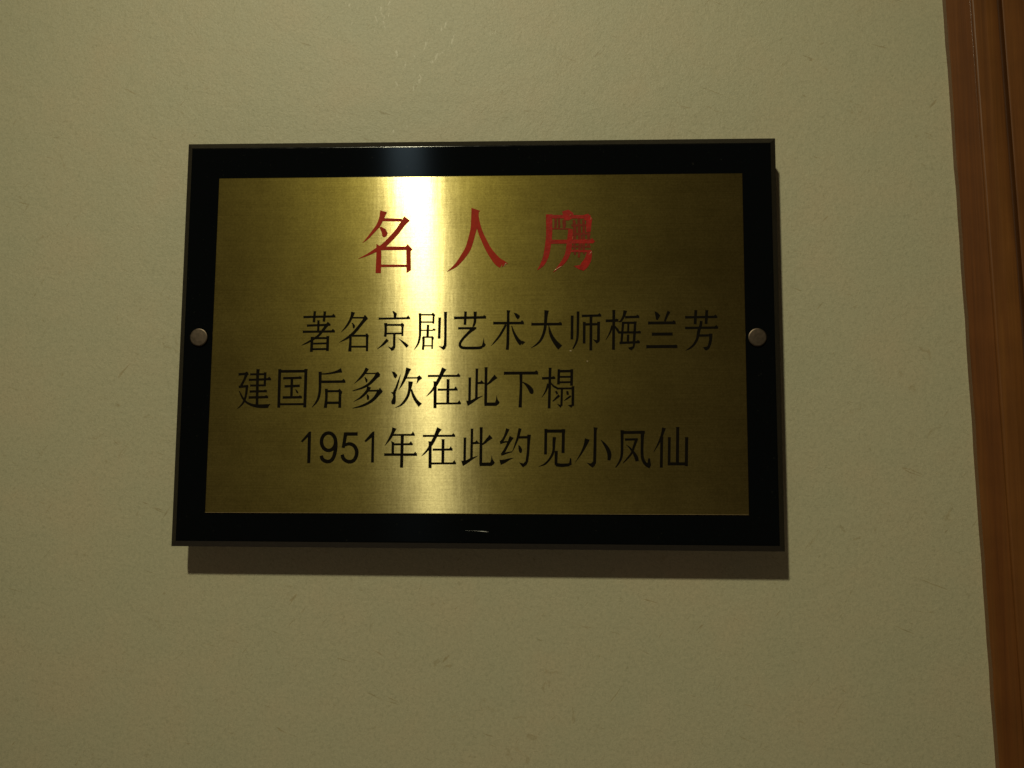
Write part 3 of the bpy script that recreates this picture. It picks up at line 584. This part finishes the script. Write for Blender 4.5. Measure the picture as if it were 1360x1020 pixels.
["榻",0,[["s",[55.62,-21.47,2.48],[55.57,-23.86,2.06],[54.92,-51.23,2.06]],["s",[49.65,-29.02,2.26],[50.82,-28.97,1.93],[59.38,-28.62,1.93]],["p",[56.13,-28.45],[57.39,-27.56],[58.0,-27.33],[58.69,-27.56],[59.53,-28.98],[59.45,-29.51],[57.47,-29.47]],["s",[54.24,-32.93,1.75],[52.53,-38.3,1.31],[49.42,-43.29,0.35]],["s",[56.14,-32.35,0.7],[58.24,-34.84,1.49],[61.29,-36.45,1.49]],["s",[60.53,-36.57,1.77],[62.01,-36.55,1.51],[72.9,-36.43,1.51]],["s",[62.12,-22.35,2.38],[62.09,-23.25,1.97],[61.74,-33.5,1.97]],["s",[61.66,-23.7,2.35],[62.92,-23.68,2.02],[72.14,-23.54,2.02]],["s",[62.43,-27.93,1.77],[63.52,-27.92,1.51],[71.57,-27.84,1.51]],["s",[62.05,-31.92,1.77],[63.19,-31.9,1.51],[71.57,-31.76,1.51]],["s",[71.65,-22.35,2.48],[71.63,-23.32,2.06],[71.41,-34.44,2.06]],["s",[72.48,-35.02,2.48],[72.47,-36.17,2.06],[72.32,-49.35,2.06]],["p",[68.6,-48.79],[71.56,-48.4],[73.27,-48.59],[71.18,-50.81]],["s",[64.34,-36.75,2.07],[64.31,-37.76,1.72],[63.96,-49.37,1.72]],["p",[60.47,-47.78],[63.2,-48.61],[64.72,-48.23],[63.39,-50.98]],["s",[59.77,-38.48,1.31],[60.99,-40.59,1.66]],["s",[62.44,-41.54,1.97],[60.35,-43.46,1.58],[57.5,-46.14,0.7]],["s",[68.14,-38.47,1.75],[68.75,-41.15,1.75]],["s",[70.88,-42.02,1.4],[68.52,-43.71,1.31],[66.05,-45.47,0.53]]]],
["1",0,[["p",[-123.2,-69.03],[-121.57,-68.8],[-121.53,-92.33],[-123.9,-92.34],[-124.0,-73.1],[-127.9,-77.05],[-129.16,-76.15]]]],
["9",0,[["r",[-103.07,-76.41,2.68],[-103.21,-78.09,2.68],[-103.69,-79.66,2.68],[-104.5,-81.0,2.68],[-105.56,-82.04,2.68],[-106.82,-82.69,2.68],[-108.18,-82.92,2.68],[-109.55,-82.7,2.68],[-110.84,-82.06,2.68],[-111.97,-81.03,2.68],[-112.84,-79.69,2.68],[-113.41,-78.13,2.68],[-113.64,-76.45,2.68],[-113.51,-74.77,2.68],[-113.02,-73.2,2.68],[-112.22,-71.85,2.68],[-111.15,-70.81,2.68],[-109.89,-70.16,2.68],[-108.53,-69.93,2.68],[-107.15,-70.15,2.68],[-105.86,-70.79,2.68],[-104.74,-71.82,2.68],[-103.86,-73.17,2.68],[-103.29,-74.73,2.68]],["s",[-103.04,-75.96,2.68],[-102.85,-79.56,2.79],[-103.28,-84.07,2.79],[-104.45,-88.12,2.79],[-106.21,-90.37,2.79],[-108.46,-91.1,2.79],[-111.21,-90.4,2.79],[-112.84,-88.83,2.68],[-113.49,-86.72,2.68]]]],
["5",0,[["s",[-96.8,-70.7,3.12],[-95.58,-70.69,2.68],[-86.7,-70.58,2.68]],["s",[-95.67,-70.07,2.79],[-96.37,-75.03,2.58],[-97.27,-80.89,2.37]],["s",[-97.83,-80.44,1.45],[-95.6,-78.63,2.27],[-92.34,-77.99,2.58],[-89.22,-79.42,2.68],[-87.32,-82.65,2.79],[-87.24,-86.24,2.79],[-88.97,-89.84,2.79],[-92.02,-91.2,2.79],[-95.31,-90.23,2.68],[-97.18,-88.31,2.68],[-97.92,-85.84,2.58]]]],
["1",0,[["p",[-75.92,-69.01],[-74.29,-68.55],[-74.16,-91.65],[-76.33,-91.67],[-76.28,-73.24],[-80.56,-76.68],[-81.67,-75.79]]]],
["年",0,[["s",[-59.36,-66.04,3.5],[-60.49,-69.22,2.37],[-62.52,-73.63,2.01],[-66.25,-79.18,0.35]],["s",[-60.64,-71.25,1.77],[-58.67,-71.23,1.51],[-44.2,-71.08,1.51]],["p",[-47.46,-70.95],[-46.22,-69.54],[-45.62,-68.47],[-44.92,-69.54],[-44.04,-71.35],[-44.11,-71.76],[-46.11,-71.73]],["p",[-61.9,-75.72],[-59.38,-76.67],[-59.28,-85.81],[-61.32,-85.82],[-61.29,-77.44]],["s",[-59.93,-78.16,1.86],[-58.21,-78.14,1.6],[-45.61,-78.03,1.6]],["p",[-48.88,-77.89],[-47.63,-76.58],[-47.04,-75.66],[-46.33,-76.57],[-45.46,-78.31],[-45.53,-78.75],[-47.52,-78.72]],["s",[-66.69,-85.77,2.26],[-63.76,-85.76,1.93],[-42.27,-85.66,1.93]],["p",[-45.52,-85.5],[-44.28,-84.19],[-43.68,-83.42],[-42.98,-84.18],[-42.11,-86.01],[-42.17,-86.54],[-44.17,-86.51]],["s",[-53.42,-70.92,2.89],[-53.43,-72.87,2.4],[-53.59,-95.21,2.4]]]],
["在",0,[["s",[-38.16,-71.86,1.96],[-35.28,-71.84,1.68],[-14.23,-71.7,1.68]],["p",[-17.48,-71.56],[-16.23,-70.34],[-15.63,-69.57],[-14.93,-70.33],[-14.07,-72.01],[-14.14,-72.46],[-16.13,-72.43]],["s",[-25.98,-66.21,3.94],[-27.47,-69.08,3.07],[-29.32,-73.28,2.63],[-31.56,-77.48,2.54],[-34.17,-81.68,1.75],[-36.81,-84.73,1.23],[-39.07,-86.83,0.26]],["s",[-32.65,-76.34,2.89],[-32.64,-77.88,2.4],[-32.51,-95.53,2.4]],["p",[-34.26,-75.78],[-31.39,-75.77],[-31.55,-77.86],[-33.47,-77.87]],["s",[-30.73,-81.97,1.86],[-28.96,-81.95,1.6],[-16.01,-81.79,1.6]],["p",[-19.26,-81.66],[-18.02,-80.26],[-17.42,-79.23],[-16.72,-80.25],[-15.85,-82.08],[-15.93,-82.51],[-17.91,-82.48]],["s",[-23.1,-74.4,2.69],[-23.11,-75.82,2.23],[-23.13,-92.07,2.23]],["s",[-31.34,-92.11,1.77],[-29.17,-92.08,1.51],[-13.33,-91.91,1.51]],["p",[-16.57,-91.79],[-15.33,-90.45],[-14.73,-89.46],[-14.03,-90.44],[-13.17,-92.18],[-13.24,-92.59],[-15.23,-92.56]]]],
["此",0,[["s",[-6.99,-73.12,2.38],[-7.0,-74.54,1.97],[-7.06,-90.78,1.97]],["s",[-1.83,-66.62,2.38],[-1.85,-68.38,1.97],[-2.05,-88.48,1.97]],["p",[-1.42,-76.33],[0.67,-76.02],[1.62,-74.8],[2.97,-76.24],[4.31,-77.45],[3.17,-77.68],[-1.02,-77.85]],["s",[-8.95,-92.0,4.16],[-5.84,-90.96,2.63],[-2.05,-88.67,1.75],[2.68,-86.37,0.35]],["s",[4.96,-65.65,2.58],[4.95,-67.81,2.15],[4.84,-92.61,2.15]],["s",[12.34,-72.1,3.5],[10.0,-74.2,2.54],[7.73,-76.49,1.84],[5.46,-78.4,0.88]],["s",[4.0,-92.54,3.04],[5.06,-92.53,2.61],[12.82,-92.46,2.61]],["p",[12.84,-85.57],[13.63,-88.97],[15.16,-91.12],[14.53,-92.37],[12.83,-93.63],[11.67,-91.44],[12.41,-89.17]]]],
["约",0,[["s",[24.6,-66.38,2.8],[23.1,-70.46,1.93],[21.22,-74.27,1.75],[19.53,-76.55,2.37]],["s",[18.96,-76.82,2.1],[22.0,-76.16,1.31],[25.23,-75.88,0.96]],["s",[27.45,-72.34,3.42],[25.42,-76.34,2.19],[23.17,-80.9,1.93],[20.54,-85.46,2.28]],["s",[19.86,-85.54,1.58],[23.19,-84.39,1.4],[27.67,-83.23,0.61]],["s",[19.07,-91.14,3.94],[22.48,-90.18,2.63],[25.5,-88.84,1.49],[28.99,-87.69,0.26]],["s",[33.61,-66.05,2.28],[32.24,-71.95,1.93],[30.37,-77.46,1.4],[28.5,-82.01,0.61],[26.99,-84.1,0.22]],["s",[32.05,-72.71,2.16],[33.12,-72.68,1.85],[40.98,-72.48,1.85]],["s",[40.29,-70.66,2.8],[39.93,-76.28,2.19],[39.51,-83.86,2.01],[38.7,-90.1,2.1]],["p",[32.91,-91.0],[36.14,-91.74],[38.02,-89.91],[39.73,-90.28],[38.41,-92.93],[35.77,-94.64]],["p",[32.27,-78.4],[33.6,-78.66],[35.33,-81.61],[34.88,-83.88],[33.44,-84.08],[32.67,-82.37]]]],
["见",0,[["s",[52.59,-66.56,2.58],[52.57,-68.05,2.15],[52.33,-85.13,2.15]],["s",[51.61,-68.04,2.85],[53.43,-68.03,2.44],[66.77,-67.91,2.44]],["s",[65.48,-66.7,2.79],[65.46,-68.09,2.32],[65.18,-84.05,2.32]],["s",[58.82,-72.34,2.63],[58.45,-77.35,2.19],[58.38,-81.13,1.93],[57.25,-85.29,1.84],[54.61,-89.46,1.58],[51.59,-92.3,1.4],[47.25,-94.1,0.26]],["p",[58.95,-82.45],[61.4,-82.44],[61.33,-85.28],[61.04,-91.31],[63.68,-91.68],[68.96,-91.5],[69.72,-90.9],[70.17,-87.69],[71.15,-87.87],[71.53,-92.39],[69.34,-93.76],[64.44,-94.31],[60.28,-93.88],[58.96,-92.45]]]],
["小",0,[["s",[88.99,-65.18,3.24],[88.72,-68.52,2.19],[88.5,-79.87,2.28],[88.16,-91.56,2.28]],["p",[82.36,-91.02],[85.45,-91.5],[87.34,-89.87],[89.29,-90.42],[88.46,-93.06],[86.76,-94.69],[85.07,-93.53]],["s",[82.93,-73.66,3.85],[81.33,-78.39,2.45],[78.3,-84.44,1.4],[73.96,-91.06,0.18]],["s",[92.85,-74.37,0.44],[95.29,-77.2,1.84],[97.91,-81.34,2.89],[99.02,-85.11,3.07],[98.63,-89.18,2.19]]]],
["凤",0,[["s",[108.32,-67.13,2.45],[108.27,-76.02,2.1],[107.95,-85.44,1.93],[106.04,-90.72,1.49],[103.39,-94.42,0.79]],["s",[107.48,-68.84,2.65],[109.57,-68.82,2.27],[124.91,-68.66,2.27]],["s",[123.26,-67.46,2.89],[122.89,-75.96,2.19],[122.78,-85.38,2.19],[124.05,-90.07,2.37],[126.28,-92.5,2.63],[128.43,-93.99,2.19]],["p",[127.14,-87.69],[128.49,-87.53],[129.19,-92.86],[127.94,-94.93],[126.27,-93.25]],["s",[110.35,-73.97,2.06],[111.47,-73.95,1.77],[119.68,-73.78,1.77]],["s",[119.0,-73.33,2.19],[117.01,-78.81,1.84],[115.09,-83.91,1.58],[112.06,-87.76,1.31],[108.85,-91.27,0.53]],["s",[111.0,-77.7,0.26],[113.62,-79.77,1.14],[116.6,-83.52,2.01],[118.45,-86.9,2.72],[119.18,-89.72,2.45]]]],
["仙",0,[["s",[138.82,-65.33,2.89],[137.45,-70.24,2.01],[135.14,-75.91,1.49],[131.21,-83.08,0.35]],["s",[137.17,-72.13,2.58],[137.12,-73.91,2.15],[136.57,-94.32,2.15]],["s",[148.8,-64.99,2.79],[148.76,-67.11,2.32],[148.26,-91.34,2.32]],["s",[142.64,-72.41,2.48],[142.61,-74.03,2.06],[142.19,-92.61,2.06]],["s",[155.23,-72.37,2.79],[155.18,-74.04,2.32],[154.65,-93.18,2.32]],["s",[141.72,-91.52,2.65],[143.31,-91.52,2.27],[154.98,-91.46,2.27]]]]
]

for name, red, strokes in GLYPHS:
    bm = bmesh.new()
    for i, s in enumerate(strokes):
        z = (0.16 if red == 2 else 0.22 if red else 0.14) + 0.006 * i
        kind, pts = s[0], [tuple(p) for p in s[1:]]
        if kind == 's':
            strip(bm, catmull(pts), z)
        elif kind == 'r':
            strip(bm, pts, z, closed=True)
        else:
            poly(bm, pts, z)
    bmesh.ops.recalc_face_normals(bm, faces=bm.faces)
    me = bpy.data.meshes.new('character')
    bm.to_mesh(me)
    bm.free()
    worn = red == 1 and name == '房'
    o = link('paint_smear' if red == 2 else 'character', me, M_SMEAR if red == 2 else M_REDW if worn else M_RED if red else M_INK, brass)
    if red == 2:
        o['label'] = 'dull smeared red enamel behind the third title character'
    elif red:
        o['label'] = 'large red enamel title character ' + name
    else:
        o['label'] = 'black engraved character ' + name


# ---- small glossy beads added as glints on and beside the lettering
GLINTS = [["red", 1.12, [[70.01, 93.46], [70.58, 94.32], [71.14, 94.9]]], ["red", 0.9, [[58.48, 52.0], [61.29, 53.71], [64.1, 55.42]]], ["red", 0.9, [[84.5, 63.94], [85.46, 65.2], [86.47, 66.51]]], ["red", 0.67, [[85.8, 90.75], [86.2, 92.48]]], ["red", 0.62, [[72.26, 75.8], [72.54, 78.11]]], ["brass", 1.23, [[20.87, 55.32], [22.1, 57.33], [22.94, 58.19]]], ["brass", 1.01, [[82.48, -16.1], [83.58, -16.38]]], ["brass", 1.23, [[69.98, -8.51], [71.37, -8.51]]]]
M_GR = make_black('red_glint', (0.40, 0.09, 0.02), 0.30, 0.0, 0.7)
M_GB = make_black('brass_glint', (0.30, 0.22, 0.10), 0.40, 0.0, 0.7)
for kind, w, pts in GLINTS:
    bm = bmesh.new()
    n = len(pts)
    rows = []
    for i, (x, y) in enumerate(pts):
        a, b2 = pts[max(i - 1, 0)], pts[min(i + 1, n - 1)]
        dx, dy = b2[0] - a[0], b2[1] - a[1]
        L = math.hypot(dx, dy)
        nx, ny = -dy / L, dx / L
        ww = w * (0.5 if i in (0, n - 1) and n > 2 else 1.0) / 2
        z0 = 0.25 if kind == 'red' else 0.0
        rows.append([bm.verts.new(W((x + nx * ww * math.sin(t)) / 1000, (y + ny * ww * math.sin(t)) / 1000, (z0 + ww * 0.6 * math.cos(t)) / 1000))
                     for t in (1.57, .9, .45, 0, -.45, -.9, -1.57)])
    for r0, r1 in zip(rows, rows[1:]):
        for k in range(6):
            bm.faces.new((r0[k], r0[k + 1], r1[k + 1], r1[k]))
    bm.faces.new(rows[0])
    bm.faces.new(rows[-1])
    bmesh.ops.recalc_face_normals(bm, faces=bm.faces)
    me = bpy.data.meshes.new('glint_bead')
    bm.to_mesh(me)
    bm.free()
    link('glint_bead', me, M_GR if kind == 'red' else M_GB, brass)


# ---- the two bolts
def disc(cx, cy, prof, seg=40, j=0.0):
    vs, fs = [], []
    for r, z in prof:
        for k in range(seg):
            a = 2 * math.pi * k / seg
            vs.append(W(cx + r * math.cos(a), cy + r * math.sin(a), z))
    for i in range(len(prof) - 1):
        for k in range(seg):
            a, b2 = i * seg + k, i * seg + (k + 1) % seg
            fs.append((a, b2, b2 + seg, a + seg))
    fs.append(tuple(range(seg)))
    fs.append(tuple(range((len(prof) - 1) * seg, len(prof) * seg)))
    return vs, fs


for cx, cy in ((-0.20925, 0.0019), (0.20781, 0.0015)):
    me = mesh('bolt_head', *disc(cx, cy, [(0.0066, -0.0009), (0.0068, -0.0005), (0.0068, 0.0002), (0.0066, 0.0005), (0.0060, 0.0007),
                                         (0.0030, 0.00078)]), smooth=False)
    bolt = link('bolt_head', me, M_BOLT, plaque)
    link('standoff', mesh('standoff', *disc(cx, cy, [(0.006, -STAND), (0.006, -TH)])), M_BOLT, bolt)

# ---------------------------------------------------------------- the door frame at the right
frame = thing('door_frame', 'varnished brown wooden door frame moulding to the right of the plaque', 'door frame', (0.408, 0, 0))


def edge_x(z):              # the casing leans very slightly
    y = z - HGT
    return 0.37155 - 0.0235 * y


def moulding(name, prof, material, rag=0.0):
    vs, fs = [], []
    Zs = [0.0, 0.6, 1.0] + [1.1 + 0.02 * i for i in range(42)] + [2.1, 2.4]
    for z in Zs:
        j = random.uniform(-rag, rag)
        for k, (px, d) in enumerate(prof):
            vs.append((edge_x(z) + px + (j if k < 2 else 0), -d, z))
    n = len(prof)
    for i in range(len(Zs) - 1):
        for k in range(n):
            a, b2 = i * n + k, i * n + (k + 1) % n
            fs.append((a, b2, b2 + n, a + n))
    fs.append(tuple(range(n)))
    fs.append(tuple(range((len(Zs) - 1) * n, len(Zs) * n)))
    return link(name, mesh(name, vs, fs, False), material, frame)


# profiles: (across the casing, out from the wall)
moulding('outer_casing', [(0.0, 0.0), (0.0, 0.0062), (0.0004, 0.0067), (0.0172, 0.0072), (0.0180, 0.0072),
                          (0.0180, 0.0)], M_WOOD_RED, 0.0003)
moulding('raised_bead', [(0.0180, 0.0), (0.0180, 0.0080), (0.0183, 0.0089), (0.0189, 0.0094), (0.0197, 0.0096), (0.0290, 0.0099), (0.0340, 0.0096), (0.0372, 0.0092), (0.0382, 0.0086), (0.0383, 0.0080), (0.0383, 0.0)], M_WOOD)
moulding('groove', [(0.0383, 0.0), (0.0383, 0.0030), (0.0417, 0.0030), (0.0417, 0.0)], M_GROOVE)
moulding('inner_casing', [(0.0417, 0.0), (0.0417, 0.0084), (0.0419, 0.0088), (0.0422, 0.0090), (0.0430, 0.0091), (0.0700, 0.0096), (0.1100, 0.0096),
                          (0.1130, 0.0080), (0.1130, 0.0)], M_WOOD)
